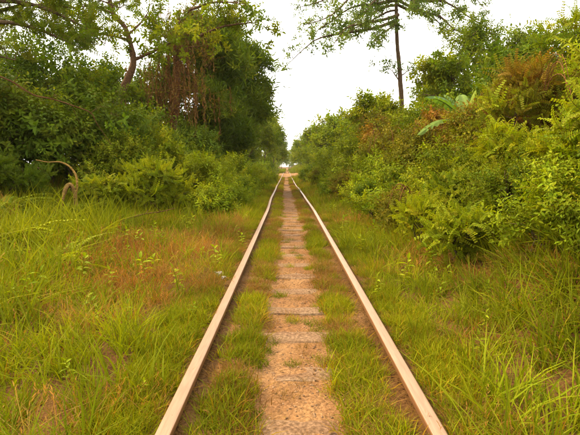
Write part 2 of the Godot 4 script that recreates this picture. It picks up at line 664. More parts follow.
func humus(x: float, z: float) -> Color:
	var k := clampf(0.5 + 0.7 * n_mid.get_noise_2d(x * 1.7, z * 1.7) + 0.3 * n_small.get_noise_2d(x * 5, z * 5), 0, 1)
	return Color(0.085, 0.04, 0.012).lerp(Color(0.16, 0.08, 0.025), k)

func path_color(x: float, z: float, _u: float) -> Color:
	var k := clampf(0.55 + 0.6 * n_mid.get_noise_2d(x * 2.5, z * 1.2) + 0.5 * n_small.get_noise_2d(x * 6, z * 4), 0, 1)
	return Color(0.17, 0.075, 0.028).lerp(Color(0.29, 0.16, 0.075), k)

func sand_color(x: float, z: float, _u: float) -> Color:
	var k := clampf(0.5 + 0.8 * n_mid.get_noise_2d(x, z * 0.6), 0, 1)
	return Color(0.26, 0.13, 0.055).lerp(Color(0.36, 0.21, 0.10), k)

func build_ground() -> void:
	var us := []
	for k in range(-15, 16): us.append(k * 0.1)
	var s := 0.12
	var u := 1.5
	while u < 320.0:
		u += s
		s *= 1.13
		us.append(u)
		us.push_front(-u)
	var zs := []
	var z := 8.0
	while z > -330.0:
		zs.append(z)
		z -= 0.13 if z > -12.0 else 0.13 + 0.02 * (-12.0 - z)
	var o := sheet("ground", us, zs, 0.0, soil_color)
	tag(o, "red brown earth under the grass beside the track", "ground", "", "structure")
	# the trodden strip between the rails, with a ragged edge
	var g := Geo.new()
	z = 4.0
	var last := -1
	while z > -62.0:
		var cx := mid_x(z) + 0.02
		var a := g.v.size()
		for k in 9:
			var half := 0.21 + 0.06 * n_mid.get_noise_2d(k * 0.0 + (40.0 if k < 4 else 80.0), z * 3.0) + 0.04 * n_small.get_noise_2d(7.0 if k < 4 else 23.0, z * 9.0)
			var x := cx + half * (k - 4) / 4.0
			g.add(Vector3(x, ground(x, z) + 0.004 - (0.008 if k == 0 or k == 8 else 0.0), z), path_color(x, z, 0.0))
		if last >= 0:
			for k in 8:
				g.tri(last + k, a + k, a + k + 1)
				g.tri(last + k, a + k + 1, last + k + 1)
		last = a
		z -= 0.06 if z > -10.0 else 0.06 + 0.01 * (-10.0 - z)
	var st := SurfaceTool.new()
	st.create_from_arrays(g_arrays(g))
	st.generate_normals()
	var p := MeshInstance3D.new()
	p.name = "path"
	p.mesh = st.commit()
	p.material_override = M.soil
	add_child(p)
	tag(p, "bare orange dirt strip trodden between the two rails", "path", "", "structure")
	# sandy crossing far down the track
	var su := []
	for k in range(-11, 12): su.append(k * 0.3)
	var sz := []
	z = -58.0
	while z > -84.0:
		sz.append(z)
		z -= 0.8
	var c := sheet("crossing_path", su, sz, 0.02, sand_color)
	tag(c, "pale sandy clearing across the rails far down the line", "crossing", "", "structure")

func rail_point(side: int, z: float) -> Vector3:
	var w := table(TRACK, -z, 3 if side < 0 else 4)
	return Vector3(mid_x(z) + side * 0.5335 + w, rail_y(z), z)

func extrude(g: Geo, side: int, zs: Array, prof: Array, col: Color) -> void:
	for q in prof.size() - 1:   # flat facets, each with its own normals
		var a: Vector2 = prof[q]
		var b: Vector2 = prof[q + 1]
		var e := (b - a).normalized()
		var nn := Vector3(-e.y, e.x, 0)
		var last := -1
		for z in zs:
			var o := rail_point(side, z)
			var k := g.add(o + Vector3(a.x, a.y, 0), col, nn)
			g.add(o + Vector3(b.x, b.y, 0), col, nn)
			if last >= 0:
				g.tri(last, k, k + 1)
				g.tri(last, k + 1, last + 1)
			last = k

func build_track() -> void:
	var t := thing("railway_track", "narrow railway track with two tan rails on buried timber sleepers", "railway track", Vector3.ZERO)
	var zs := []
	var z := 3.0
	while z > -150.0:
		zs.append(z)
		z -= 0.25 if z > -40.0 else 1.0
	for s in [-1, 1]:
		var r := Node3D.new()
		r.name = "rail"
		t.add_child(r, true)
		var g := Geo.new()
		var worn := Color(0.275, 0.165, 0.105)
		var rusty := Color(0.19, 0.085, 0.035)
		extrude(g, s, zs, [Vector2(-0.031, -0.028), Vector2(-0.031, -0.007), Vector2(-0.0285, -0.003)], rusty)
		extrude(g, s, zs, [Vector2(-0.0285, -0.003), Vector2(-0.024, -0.0008), Vector2(-0.012, 0.0002), Vector2(0.0, 0.0005), Vector2(0.012, 0.0002), Vector2(0.024, -0.0008), Vector2(0.0285, -0.003)], worn)
		extrude(g, s, zs, [Vector2(0.0285, -0.003), Vector2(0.031, -0.007), Vector2(0.031, -0.028)], rusty)
		part("rail_head", g.mesh(true), M.railhead, r)
		g = Geo.new()
		extrude(g, s, zs, [Vector2(-0.054, -0.117), Vector2(-0.054, -0.108), Vector2(-0.012, -0.096), Vector2(-0.007, -0.085), Vector2(-0.007, -0.042), Vector2(-0.03, -0.029)], Color(0.17, 0.075, 0.03))
		extrude(g, s, zs, [Vector2(0.03, -0.029), Vector2(0.007, -0.042), Vector2(0.007, -0.085), Vector2(0.012, -0.096), Vector2(0.054, -0.108), Vector2(0.054, -0.117)], Color(0.17, 0.075, 0.03))
		part("rail_web", g.mesh(true), M.rust, r)
	# sleepers: worn timbers, a few shapes shared between them
	var shapes := []
	for v in 4:
		shapes.append(sleeper_mesh())
	var spike := BoxMesh.new()
	spike.size = Vector3(0.03, 0.03, 0.045)
	z = 0.9
	var k := 0
	while z > -34.0:
		var o := part("sleeper", shapes[k % 4], M.timber, t)
		o.position = Vector3(mid_x(z) + rr(-0.04, 0.04), rail_y(z) - 0.117 - 0.062 + rr(-0.008, 0.006), z)
		o.rotation.y = rr(-0.03, 0.03) + (PI if k % 3 == 0 else 0.0)
		if k < 14:
			for s in [-1, 1]:
				for e in [-1, 1]:
					var b := part("spike", spike, M.spike, o)
					b.position = Vector3(s * 0.5335 + e * 0.07, 0.075, 0.0)
					b.set_meta("label", "rusty spike head")
		k += 1
		z -= 0.6 + rr(-0.03, 0.03)

func sleeper_mesh() -> ArrayMesh:
	var g := Geo.new()
	var n := 24
	var rows := [Vector2(-0.105, -0.07), Vector2(-0.105, 0.045), Vector2(-0.09, 0.062), Vector2(-0.03, 0.066), Vector2(0.03, 0.066), Vector2(0.09, 0.062), Vector2(0.105, 0.045), Vector2(0.105, -0.07)]
	var off := rr(0, 100)
	for k in n + 1:
		var x := lerpf(-0.9, 0.9, float(k) / n)
		for q in rows.size():
			var w: Vector2 = rows[q]
			var j := n_small.get_noise_2d(x * 7 + off, q * 3.0)
			var c := clampf(0.5 + n_small.get_noise_2d(x * 3 + off, q * 1.0 + 9), 0, 1)
			g.add(Vector3(x, w.y + j * 0.014, w.x * (1 + 0.1 * n_small.get_noise_2d(x * 4 + off, q))), Color(0.19, 0.10, 0.052).lerp(Color(0.30, 0.195, 0.12), c))
	var m := rows.size()
	for k in n:
		for q in m - 1:
			var a := k * m + q
			g.tri(a, a + m, a + m + 1)
			g.tri(a, a + m + 1, a + 1)
	for e in [0, n * m]:
		for q in range(1, m - 1):
			if e == 0: g.tri(e, e + q, e + q + 1)
			else: g.tri(e, e + q + 1, e + q)
	return g.mesh(false)

func make_sprays() -> void:
	for v in 3:
		S["broad%d" % v] = make_clump(7, 0.2, 9, 0.3, 0.12, 0.058, 0.3, 1.0)
		S["small%d" % v] = make_clump(8, 0.2, 12, 0.28, 0.075, 0.034, 0.25, 1.0)
		S["big%d" % v] = make_clump(5, 0.24, 7, 0.32, 0.2, 0.1, 0.35, 1.1)
		S["narrow%d" % v] = make_clump(7, 0.22, 11, 0.36, 0.2, 0.038, 0.4, 0.8, true)
		S["herb%d" % v] = make_clump(7, 0.2, 11, 0.32, 0.1, 0.042, 0.35, 1.1)
		S["twiggy%d" % v] = make_clump(6, 0.2, 7, 0.45, 0.07, 0.02, 0.5, 1.0)
		S["frond%d" % v] = make_frond_clump(8, 0.16, 0.42, 10, 0.085, 0.034, 0.75, 0.5)
		S["feather%d" % v] = make_frond_clump(6, 0.2, 0.55, 13, 0.10, 0.032, 0.9, 0.5)
	S.fern = make_frond(0.85, 22, 0.17, 0.03, 0.9, 0.8)
	S.tuft = make_patch(13, 0.25, 13, 0.3, 0.008, 0.9, 0.19, false)
	S.short = make_patch(16, 0.09, 8, 0.15, 0.006, 1.0, 0.24, false)
	S.straw = make_patch(12, 0.22, 14, 0.24, 0.005, 1.2, 0.0, true)
	S.fine = make_patch(14, 0.09, 8, 0.13, 0.004, 1.2, 0.0, false)
	S.long = make_patch(8, 0.24, 12, 0.46, 0.011, 1.0, 0.12, false)
	S.herb = make_sprig(14, 0.36, 0.11, 0.045, 0.35, 1.1)
	S.vine = make_vine(1.3, 34)
	S.litter = make_litter()

func on_ground(x: float, d: float) -> Vector3:
	return Vector3(x, ground(x, -d), -d)

func build_trees() -> void:
	# the tall lone tree on the bank
	var t := [at(403, 150, 22), at(402, 110, 22), at(400, 75, 22), at(397, 40, 22), at(396, 0, 22), at(394, -50, 22), at(396, -110, 22)]
	var limbs := []
	for e in [[286, 66, 20, 20], [312, 34, 24, 0], [296, 8, 21, -15], [330, 50, 18.5, 15], [350, 22, 25, 5], [338, -8, 20, -35], [372, 44, 19, 25], [366, 12, 19, 0], [424, 14, 19, -10], [452, 32, 24, 5], [478, 40, 21, 0], [462, 10, 20, -25], [430, -15, 24, -45], [385, -30, 19, -55], [320, -30, 24, -50], [440, -50, 20, -80], [370, -70, 24, -90], [410, -80, 20, -105], [305, 25, 18, -5], [342, 36, 22, 10], [496, 34, 22, -10], [488, 12, 23, -30]]:
		limbs.append([at(398, e[3], 22), at(e[0], e[1], e[2])])
	limbs.append([at(400, 82, 22), at(386, 64, 21.4)])
	limbs.append([at(400, 76, 22), at(415, 70, 22.4)])
	tree("tall_tree", "tall slender tree with bare trunk and flat airy crown above the bank", "", t, 0.13, 0.045, limbs, "big", 11, 0.62, COOL, {"twigs": 17, "reach": 0.75, "flat": 0.4, "ball": 0.3, "from": 0.3, "bark": Color(0.95, 0.9, 0.9)})
	# stubs with a few leaves low on its trunk are limbs of the same tree: short sprays
	# right-hand trees behind the bank
	round_tree("leafy_tree", "bright leafy tree behind the banana plant", "trees behind the bank", at(452, 90, 16), Vector3(1.3, 1.2, 1.2), 13, "broad", 12, 0.95, FRESH)
	round_tree("leafy_tree", "thin light crowned tree rising out of the leafy tree by the banana plant", "trees behind the bank", at(472, 56, 17), Vector3(1.25, 1.15, 1.1), 13, "broad", 11, 0.85, FRESH)
	round_tree("leafy_tree", "small bushy tree on the bank between tall trunk and banana plant", "trees behind the bank", at(436, 104, 19), Vector3(1.0, 1.1, 1.0), 11, "broad", 12, 1.1, FRESH)
	round_tree("leafy_tree", "dense green tree at the upper corner above the tangled bank", "trees behind the bank", at(582, 80, 9.5), Vector3(1.35, 1.1, 1.3), 15, "feather", 15, 0.95, FRESH)
	round_tree("leafy_tree", "dark round tree between banana plant and tree at the upper corner", "trees behind the bank", at(520, 92, 12.5), Vector3(1.25, 1.0, 1.1), 13, "broad", 14, 1.0, SHADED_GREEN)
	round_tree("leafy_tree", "slim dark tree crown rising behind the upper corner tree", "trees behind the bank", at(515, 66, 19), Vector3(1.5, 1.3, 1.2), 12, "broad", 12, 1.1, SHADED_GREEN)
	round_tree("leafy_tree", "low spreading tree with rounded top under the tall tree", "trees behind the bank", at(376, 130, 21), Vector3(1.25, 1.15, 1.2), 13, "broad", 14, 1.1, BRIGHT)
	round_tree("leafy_tree", "yellow green bush-like tree where the bank starts to fade away", "trees behind the bank", at(350, 146, 27), Vector3(1.3, 1.2, 1.3), 12, "broad", 12, 1.3, FRESH)
	var far := [["pale green tree beside the far clearing, behind the bank", 332, 146, 40, 2.0, 1.9], ["taller pale tree behind the far clearing on the bank side", 317, 150, 52, 2.3, 2.4], ["hazy tree just past the sandy clearing on the bank side", 305, 152, 72, 2.3, 2.6], ["grey green tree at the mouth of the gap on the bank side", 300, 152, 98, 2.4, 4.0], ["faint tree at the very end of the gap over the rails", 289, 163, 230, 3.5, 4.0], ["faint tree farthest along the bank side of the gap", 296, 156, 140, 2.6, 4.0], ["hazy rounded tree crown above the bank next to the far trees", 345, 138, 48, 2.6, 2.2]]
	for a in far:
		round_tree("distant_tree", a[0], "trees far along the line", at(a[1], a[2], a[3]), Vector3(a[4], a[5], a[4]), 13, "big", 11, 1.3, FRESH, {"twigs": 8})

	# left: crooked tree that leans over the thicket
	t = [at(112, 205, 15), at(113, 140, 15), at(118, 100, 15), at(124, 86, 15), at(133, 66, 15), at(132, 50, 15), at(125, 28, 15), at(112, 10, 15), at(106, -25, 15)]
	limbs = [[at(134, 60, 15), at(150, 53, 15), at(165, 46, 15), at(178, 40, 15), at(205, 35, 14.5)], [at(174, 41, 15), at(180, 22, 15), at(197, 2, 15)], [at(129, 40, 15), at(100, 34, 14), at(70, 40, 13.5)], [at(118, 16, 15), at(90, 6, 14.5), at(55, 12, 14)], [at(112, 5, 15), at(140, -6, 15.5), at(165, -14, 16)], [at(128, 35, 15), at(145, 18, 15.5), at(150, 5, 16)], [at(200, 36, 14.5), at(225, 26, 14.5), at(262, 22, 14)], [at(190, 10, 15), at(215, 2, 14.5), at(245, 4, 14)], [at(106, -20, 15), at(70, -30, 15), at(40, -20, 14)]]
	tree("crooked_tree", "crooked tree with forked brown trunk leaning over the dark thicket", "", t, 0.14, 0.05, limbs, "broad", 8, 0.85, FRESH, {"twigs": 17, "reach": 0.75, "ball": 0.35, "from": 0.2, "bark": Color(0.95, 0.75, 0.65)})
	# overhanging tree from the left edge
	t = [at(-70, 200, 10), at(-62, 100, 10), at(-40, 40, 9.8), at(-20, 0, 9.6), at(-5, -50, 9.5)]
	limbs = [[at(-40, 40, 9.8), at(0, 22, 9.6), at(45, 32, 9.4), at(85, 50, 9.2)], [at(-20, 0, 9.6), at(30, 4, 9.6), at(75, 22, 9.6), at(105, 44, 9.6)], [at(-30, 22, 9.7), at(10, 8, 10), at(50, 5, 10.4), at(95, 12, 10.6)], [at(-25, 10, 9.7), at(20, -15, 9.5), at(70, -10, 9.5), at(120, 8, 9.5)], [at(-50, 65, 9.8), at(-15, 55, 9.5), at(15, 60, 9.3)]]
	tree("overhanging_tree", "feathery leaved tree reaching in from the left edge over the thicket", "", t, 0.13, 0.06, limbs, "feather", 10, 0.8, SHADED_GREEN, {"twigs": 20, "reach": 0.45, "ball": 0.22, "from": 0.15, "flat": 0.7})
	# drooping, dark trees over the line
	for a in [["dark drooping tree hung over the bushes beside the dead vines", 202, 84, 20, 1.8, 3.0], ["tallest drooping dark tree close to the gap of the line", 236, 88, 24, 1.8, 2.9], ["shaggy drooping tree low behind the bright herbs", 218, 138, 21, 1.4, 1.2]]:
		round_tree("drooping_tree", a[0], "drooping trees along the line", at(a[1], a[2], a[3]), Vector3(a[4], a[5], a[4]), 22, "narrow", 17, 1.3, SHADED_GREEN, {"hang": 0.55, "twigs": 9})
	for a in [["mid green tree next to the drooping trees, nearer the gap", 252, 132, 33, 1.7, 2.0], ["olive tree past the drooping trees on the far clearing side", 266, 140, 44, 1.8, 2.4], ["hazy tree by the rubble at the far clearing", 274, 146, 60, 1.9, 2.8], ["pale tree at the mouth of the gap opposite the grey green one", 279, 150, 88, 2.1, 3.6], ["faint tree farthest along the left of the gap", 281, 155, 135, 2.4, 4.2], ["tall hazy crown peering over the olive tree", 262, 124, 62, 2.2, 2.2]]:
		round_tree("lineside_tree", a[0], "trees far along the line", at(a[1], a[2], a[3]), Vector3(a[4], a[5], a[4]), 14, "broad" if a[3] < 50 else "big", 12, 1.3, FRESH, {"twigs": 8})
	# tree smothered in dead creepers
	t = [at(172, 190, 17.5), at(174, 130, 17.5), at(178, 80, 17.5), at(176, 40, 17.5), at(180, 10, 17.5)]
	limbs = [[at(177, 60, 17.5), at(150, 38, 17)], [at(177, 55, 17.5), at(205, 45, 17)], [at(176, 40, 17.5), at(160, 18, 17)], [at(178, 25, 17.5), at(200, 14, 17)], [at(176, 95, 17.5), at(150, 88, 17)], [at(176, 90, 17.5), at(200, 92, 16.8)]]
	var o := tree("creeper_tree", "tree smothered in hanging rust brown dead creepers", "", t, 0.12, 0.05, limbs, "twiggy", 12, 1.0, OLIVE, {"twigs": 9, "reach": 0.5, "bark": Color(0.9, 0.6, 0.45)})
	var xf := []
	var cols := PackedColorArray()
	for k in 170:
		var p := at(174 + 18 * rng.randfn(), 2 + 96 * rr(0, 1), 17.2 + 0.6 * rng.randfn()) - o.position
		xf.append(Transform3D(Basis(Vector3.UP, rr(0, TAU)).scaled(Vector3(1, rr(0.5, 1.2), 1)), p))
		cols.append(shade_of(RUST, p, 0))
	var dv := scatter("dead_foliage", S.vine, M.dead, o, xf, cols)
	dv.set_meta("kind", "stuff")
	dv.set_meta("label", "rust brown curtain of dead creepers")
	# trees that close the thicket off behind
	for a in [["dim tree deep in the thicket behind the dark bush at the left edge", -20, 110, 16, 2.6, 2.2], ["dim tree deep in the thicket behind the crooked trunk", 90, 118, 18, 2.0, 1.9], ["dim tree in the thicket under the dead creepers", 150, 122, 21, 1.9, 1.7]]:
		round_tree("thicket_tree", a[0], "trees in the depth of the thicket", at(a[1], a[2], a[3]), Vector3(a[4], a[5], a[4]), 15, "broad", 13, 1.2, SHADED_GREEN)
	for a in [["tree behind the bank seen past the leafy tree", 480, 110, 24, 2.2, 1.3], ["tree deep behind the bank past the upper corner", 600, 105, 14, 2.0, 1.6]]:
		round_tree("thicket_tree", a[0], "trees in the depth of the thicket", at(a[1], a[2], a[3]), Vector3(a[4], a[5], a[4]), 13, "broad", 12, 1.2, SHADED_GREEN)

func shrubs(called: String, group: String, rows: Array) -> void:
	# rows: label, x, depth, size x, size y, spray, count, scale, palette
	for a in rows:
		shrub(called, a[0], group, on_ground(a[1], a[2]), Vector3(a[3], a[4], a[3]), a[5], a[6], a[7], a[8])

func build_left() -> void:
	shrubs("thicket_bush", "dark bushes of the left thicket", [
		["dark leafy bush filling the left edge above the grass", -6.9, 11.2, 1.7, 2.3, "broad", 1700, 0.9, SHADED_GREEN],
		["dark dense bush behind the arched dead vine", -5.1, 12.2, 1.6, 2.4, "broad", 1500, 0.95, SHADED_GREEN],
		["tallest dark bush under the feathery overhanging branches", -6.0, 13.0, 1.9, 3.3, "broad", 1600, 1.0, SHADED_GREEN],
		["dark bush at the foot of the crooked trunk", -4.3, 13.6, 1.3, 2.0, "small", 1300, 1.1, SHADED_GREEN],
		["half shaded bush right of the crooked trunk", -3.9, 15.4, 1.3, 2.0, "broad", 1000, 0.95, SHADED_GREEN],
		["shadowy bush low in the thicket at the left edge", -7.6, 12.8, 1.6, 1.5, "broad", 1000, 1.0, SHADED_GREEN],
		["dim bush deep in the thicket at the left edge", -9.5, 14.5, 2.4, 2.8, "broad", 1500, 1.2, SHADED_GREEN],
		["dim bush in the depth between crooked trunk and dark bush", -7.6, 17.5, 2.2, 2.6, "broad", 900, 1.2, SHADED_GREEN],
		["shaded bush under the hanging dead creepers", -3.3, 16.4, 1.2, 1.7, "small", 1000, 1.2, SHADED_GREEN]])
	shrubs("verge_bush", "light bushes in front of the left thicket", [
		["bright low bush in front of the crooked tree", -3.9, 11.4, 1.15, 1.3, "small", 950, 0.85, FRESH],
		["yellow green bush beside the brown grass patch", -2.95, 10.6, 0.9, 0.9, "frond", 620, 0.75, BRIGHT],
		["leafy green bush in front of the dead creepers", -3.1, 13.2, 1.2, 1.6, "broad", 1000, 0.75, BRIGHT],
		["upright leafy herb clump nearest the rail on the left verge", -2.2, 12.6, 0.8, 1.1, "herb", 560, 0.75, BRIGHT],
		["broad light bush below the drooping trees", -2.8, 15.6, 1.1, 1.6, "herb", 900, 0.8, BRIGHT],
		["olive bush between the herb clump and the drooping trees", -2.0, 17.5, 0.85, 1.1, "herb", 600, 0.8, BRIGHT],
		["green bush in the shade of the tallest drooping tree", -2.6, 20.5, 1.0, 1.3, "broad", 650, 0.85, FRESH],
		["low verge bush farther along, right of the shaded bush", -1.95, 23.5, 0.8, 0.85, "herb", 420, 0.9, BRIGHT],
		["leafy bush below the mid green tree", -2.6, 28.5, 1.1, 1.3, "broad", 520, 1.0, FRESH],
		["small pale bush before the rubble at the clearing", -2.3, 38.0, 1.0, 1.1, "broad", 420, 1.1, FRESH],
		["far low bush beside the rubble, under the hazy tree", -3.4, 52.0, 1.4, 1.5, "broad", 420, 1.3, FRESH],
		["creeper covered mound at the left edge in front of the dark bush", -5.6, 9.6, 0.95, 0.75, "frond", 650, 0.7, SHADED_GREEN],
		["bushy undergrowth at the foot of the drooping trees", -3.4, 19.0, 1.4, 1.9, "broad", 900, 0.9, SHADED_GREEN],
		["bushy undergrowth behind the tallest drooping tree", -3.6, 25.0, 1.6, 2.2, "broad", 800, 1.0, SHADED_GREEN],
		["undergrowth between the mid green and the olive tree", -3.4, 34.0, 1.6, 2.2, "broad", 700, 1.1, FRESH],
		["undergrowth below the olive tree before the clearing", -3.0, 44.0, 1.6, 2.2, "broad", 600, 1.3, FRESH],
		["undergrowth past the rubble on the left of the gap", -3.6, 66.0, 1.8, 2.6, "broad", 500, 1.5, FRESH],
		["green scrub right beside the line past the clearing on the left", -3.2, 78.0, 1.5, 2.0, "broad", 450, 1.6, FRESH],
		["faint scrub on the left at the end of the line", -4.2, 125.0, 2.4, 3.4, "broad", 450, 2.0, FRESH],
		["faintest scrub on the left where the rails vanish", -5.2, 175.0, 3.4, 4.5, "broad", 450, 2.6, FRESH],
		["undergrowth farthest along the left of the gap", -3.9, 92.0, 2.2, 3.2, "broad", 500, 1.8, FRESH],
		["low ferny bush just right of the arched dead vine", -3.75, 9.8, 0.7, 0.5, "frond", 430, 0.65, FRESH]])
	shrubs("verge_clump", "low leafy clumps along the left rail", [
		["herb clump at the end of the brown grass patch", -1.75, 10.6, 0.5, 0.5, "herb", 380, 0.6, BRIGHT],
		["bright weed clump close to the left rail, before the herb bushes", -1.45, 12.0, 0.45, 0.5, "herb", 340, 0.6, BRIGHT],
		["fresh green clump by the left rail beside the upright herbs", -1.5, 13.8, 0.5, 0.6, "herb", 380, 0.65, FRESH],
		["yellow green clump by the left rail below the broad light bush", -1.45, 15.8, 0.55, 0.6, "herb", 380, 0.7, BRIGHT],
		["leafy clump by the left rail below the olive bush", -1.5, 18.4, 0.55, 0.65, "herb", 380, 0.75, FRESH],
		["bright clump by the left rail in front of the shaded bush", -1.5, 21.5, 0.6, 0.7, "herb", 380, 0.8, BRIGHT],
		["green clump by the left rail past the shaded bush", -1.6, 26.0, 0.7, 0.75, "herb", 380, 0.85, FRESH],
		["low far clump by the left rail", -1.7, 32.0, 0.8, 0.85, "broad", 330, 1.0, BRIGHT]])
	# ferns in the grass at the left
	var k := 0
	for a in [["large fern at the left edge in front of the thicket", -4.7, 8.2, 1.0], ["bushy fern below the arched dead vine", -4.0, 8.6, 0.9], ["fern clump beside the brown grass patch on the left", -3.2, 8.0, 0.8], ["broad bright fern low at the left edge", -3.5, 6.2, 0.9], ["small fern in the tall grass left of the rail", -2.6, 5.6, 0.65]]:
		fern(a[0], a[1], a[2], a[3], BRIGHT if k > 1 else FRESH)
		k += 1

func fern(label: String, x: float, d: float, size: float, pal: Array) -> void:
	var where := on_ground(x, d)
	var o := thing("fern", label, "fern", where, "ferns on the verges")
	var xf := []
	var cols := PackedColorArray()
	for j in 26:
		var a := j * 2.4
		var lean := rr(0.35, 1.15)
		var y := (Vector3.UP + Vector3(sin(a), 0, cos(a)) * lean).normalized()
		var zaxis := Vector3(sin(a), 0, cos(a))
		var x_axis := y.cross(zaxis).normalized()
		xf.append(Transform3D(Basis(x_axis, y, x_axis.cross(y)).scaled(Vector3.ONE * size * rr(0.7, 1.2)), Vector3(rr(-0.1, 0.1), 0, rr(-0.1, 0.1))))
		cols.append(shade_of(pal, where, 3))
	scatter("fronds", S.fern, M.leaf, o, xf, cols).set_meta("kind", "stuff")

func build_right() -> void:
	shrubs("bank_bush", "bushes along the foot of the right bank", [
		["bright yellow green bush at the right edge beside the dark hollow", 2.75, 4.15, 0.62, 0.72, "frond", 620, 0.6, BRIGHT],
		["low leafy bush in the corner of the right verge, nearest of all", 2.25, 3.35, 0.42, 0.45, "small", 420, 0.6, FRESH],
		["bright feathery bush just above the dark hollow", 2.75, 5.9, 0.6, 0.6, "frond", 560, 0.6, BRIGHT],
		["low green bush along the rail side of the dark hollow", 2.15, 6.4, 0.45, 0.42, "frond", 380, 0.55, FRESH],
		["yellowish bush on the verge below the brown tangle", 2.5, 7.8, 0.65, 0.65, "small", 560, 0.7, BRIGHT],
		["small leafy bush with pale leaves beside the right rail's verge", 2.15, 9.4, 0.5, 0.5, "herb", 360, 0.65, FRESH],
		["olive bush at the bank foot under the brown tangle", 2.75, 10.2, 0.75, 0.8, "small", 650, 0.8, OLIVE],
		["bright leafy bush on the right verge, opposite the herb clump", 2.2, 12.0, 0.6, 0.65, "herb", 430, 0.75, BRIGHT],
		["green and brown bush half way along the right bank's foot", 2.7, 14.0, 0.9, 1.0, "broad", 560, 0.8, OLIVE],
		["low green bush where the right verge narrows", 2.05, 16.5, 0.65, 0.7, "herb", 420, 0.8, FRESH],
		["broad bush at the bank foot under the low spreading tree", 2.6, 19.5, 1.0, 1.2, "broad", 600, 0.9, FRESH],
		["light bush at the right verge before the fading trees", 2.0, 23.5, 0.8, 0.9, "herb", 430, 0.9, BRIGHT],
		["leafy bush at the right near the far clearing", 2.3, 30.0, 1.1, 1.2, "broad", 480, 1.0, FRESH],
		["pale bush at the right edge of the far clearing", 2.4, 41.0, 1.3, 1.4, "broad", 450, 1.2, FRESH],
		["far hazy bush behind the clearing on the right", 3.2, 54.0, 1.6, 1.8, "broad", 450, 1.4, FRESH],
		["green scrub past the clearing on the right", 2.9, 70.0, 1.7, 2.2, "broad", 450, 1.6, FRESH],
		["hazy scrub along the right of the gap", 3.0, 95.0, 2.0, 2.8, "broad", 450, 1.8, FRESH],
		["faint scrub on the right at the end of the line", 3.0, 130.0, 2.4, 3.6, "broad", 450, 2.0, FRESH],
		["faintest scrub on the right where the rails vanish", 3.0, 180.0, 3.4, 4.5, "broad", 450, 2.6, FRESH]])
	shrubs("tangled_bush", "tangled bushes on the slope of the right bank", [
		["large green bush low on the slope at the right edge", 3.6, 5.4, 0.85, 1.0, "small", 1100, 0.75, BRIGHT],
		["tangle of brown stems and bright leaves above the hollow", 3.5, 7.2, 0.85, 0.95, "frond", 800, 0.66, TANGLE],
		["brown tangled bush in the middle of the bank slope", 3.55, 8.8, 0.85, 0.65, "small", 900, 0.8, TANGLE],
		["mixed green and ochre tangle below the banana plant", 3.75, 11.6, 0.9, 0.75, "broad", 700, 0.7, TANGLE],
		["round green tangle on the slope left of the banana plant", 3.5, 13.6, 1.0, 1.1, "broad", 700, 0.8, FRESH],
		["ochre tangle on the slope below the tall trunk", 3.4, 16.4, 1.05, 1.15, "broad", 680, 0.85, TANGLE],
		["thick green tangle under the low spreading tree", 3.6, 20.0, 1.2, 1.3, "broad", 650, 0.95, OLIVE],
		["yellow green tangle on the far part of the slope", 3.3, 25.0, 1.2, 1.4, "broad", 600, 1.0, FRESH]])
	shrubs("bank_top_bush", "bushes on top of the right bank", [
		["bright bush on the bank top at the right edge", 4.6, 6.6, 0.95, 1.0, "frond", 850, 0.66, BRIGHT],
		["olive bush on the bank top below the upper corner tree", 4.7, 8.6, 1.0, 1.0, "small", 1000, 0.85, OLIVE],
		["light green bush on the bank top right of the banana plant", 4.75, 10.4, 0.8, 0.7, "broad", 700, 0.75, BRIGHT],
		["green bush on the bank top hiding the banana plant's foot", 4.5, 12.6, 0.75, 0.6, "broad", 520, 0.7, FRESH],
		["leafy bush on the bank top left of the banana plant", 4.4, 15.0, 1.1, 1.1, "broad", 700, 0.85, FRESH],
		["bush round the foot of the tall trunk", 4.6, 19.0, 1.2, 1.2, "broad", 700, 0.95, BRIGHT],
		["high bush on the bank top past the tall trunk", 4.4, 24.0, 1.4, 1.4, "broad", 650, 1.0, FRESH]])
	shrubs("verge_clump", "low leafy clumps at the foot of the right bank", [
		["low leafy clump at the right edge just before the dark hollow", 2.15, 3.9, 0.5, 0.55, "small", 520, 0.6, BRIGHT],
		["feathery clump on the rail side of the dark hollow", 1.8, 4.9, 0.42, 0.45, "frond", 380, 0.5, BRIGHT],
		["mixed green clump beneath the bright feathery bush", 2.3, 5.2, 0.5, 0.5, "small", 480, 0.6, FRESH],
		["small bright clump on the verge past the hollow", 1.65, 6.2, 0.42, 0.42, "frond", 380, 0.5, BRIGHT],
		["ochre clump between the verge grass and the yellowish bush", 1.8, 7.3, 0.5, 0.5, "small", 460, 0.6, OLIVE],
		["light leafy clump close to the right rail", 1.5, 8.4, 0.42, 0.45, "herb", 330, 0.55, BRIGHT],
		["pale herb clump next to the right rail, opposite the brown patch", 1.5, 9.9, 0.45, 0.5, "herb", 340, 0.58, FRESH],
		["green clump by the right rail below the olive bush", 1.55, 11.4, 0.5, 0.5, "herb", 350, 0.6, BRIGHT],
		["ochre and green clump beside the right rail", 1.6, 13.2, 0.55, 0.6, "small", 420, 0.75, OLIVE],
		["leafy clump by the right rail before the narrow verge", 1.5, 15.4, 0.55, 0.6, "herb", 380, 0.7, FRESH],
		["bright clump by the right rail at the narrow verge", 1.45, 18.0, 0.6, 0.65, "herb", 380, 0.75, BRIGHT],
		["olive clump by the right rail below the low spreading tree", 1.5, 21.5, 0.65, 0.7, "herb", 380, 0.8, OLIVE],
		["light clump by the right rail before the far bushes", 1.5, 26.0, 0.7, 0.75, "herb", 380, 0.85, FRESH],
		["low far clump by the right rail", 1.5, 33.0, 0.8, 0.8, "broad", 330, 1.0, BRIGHT]])
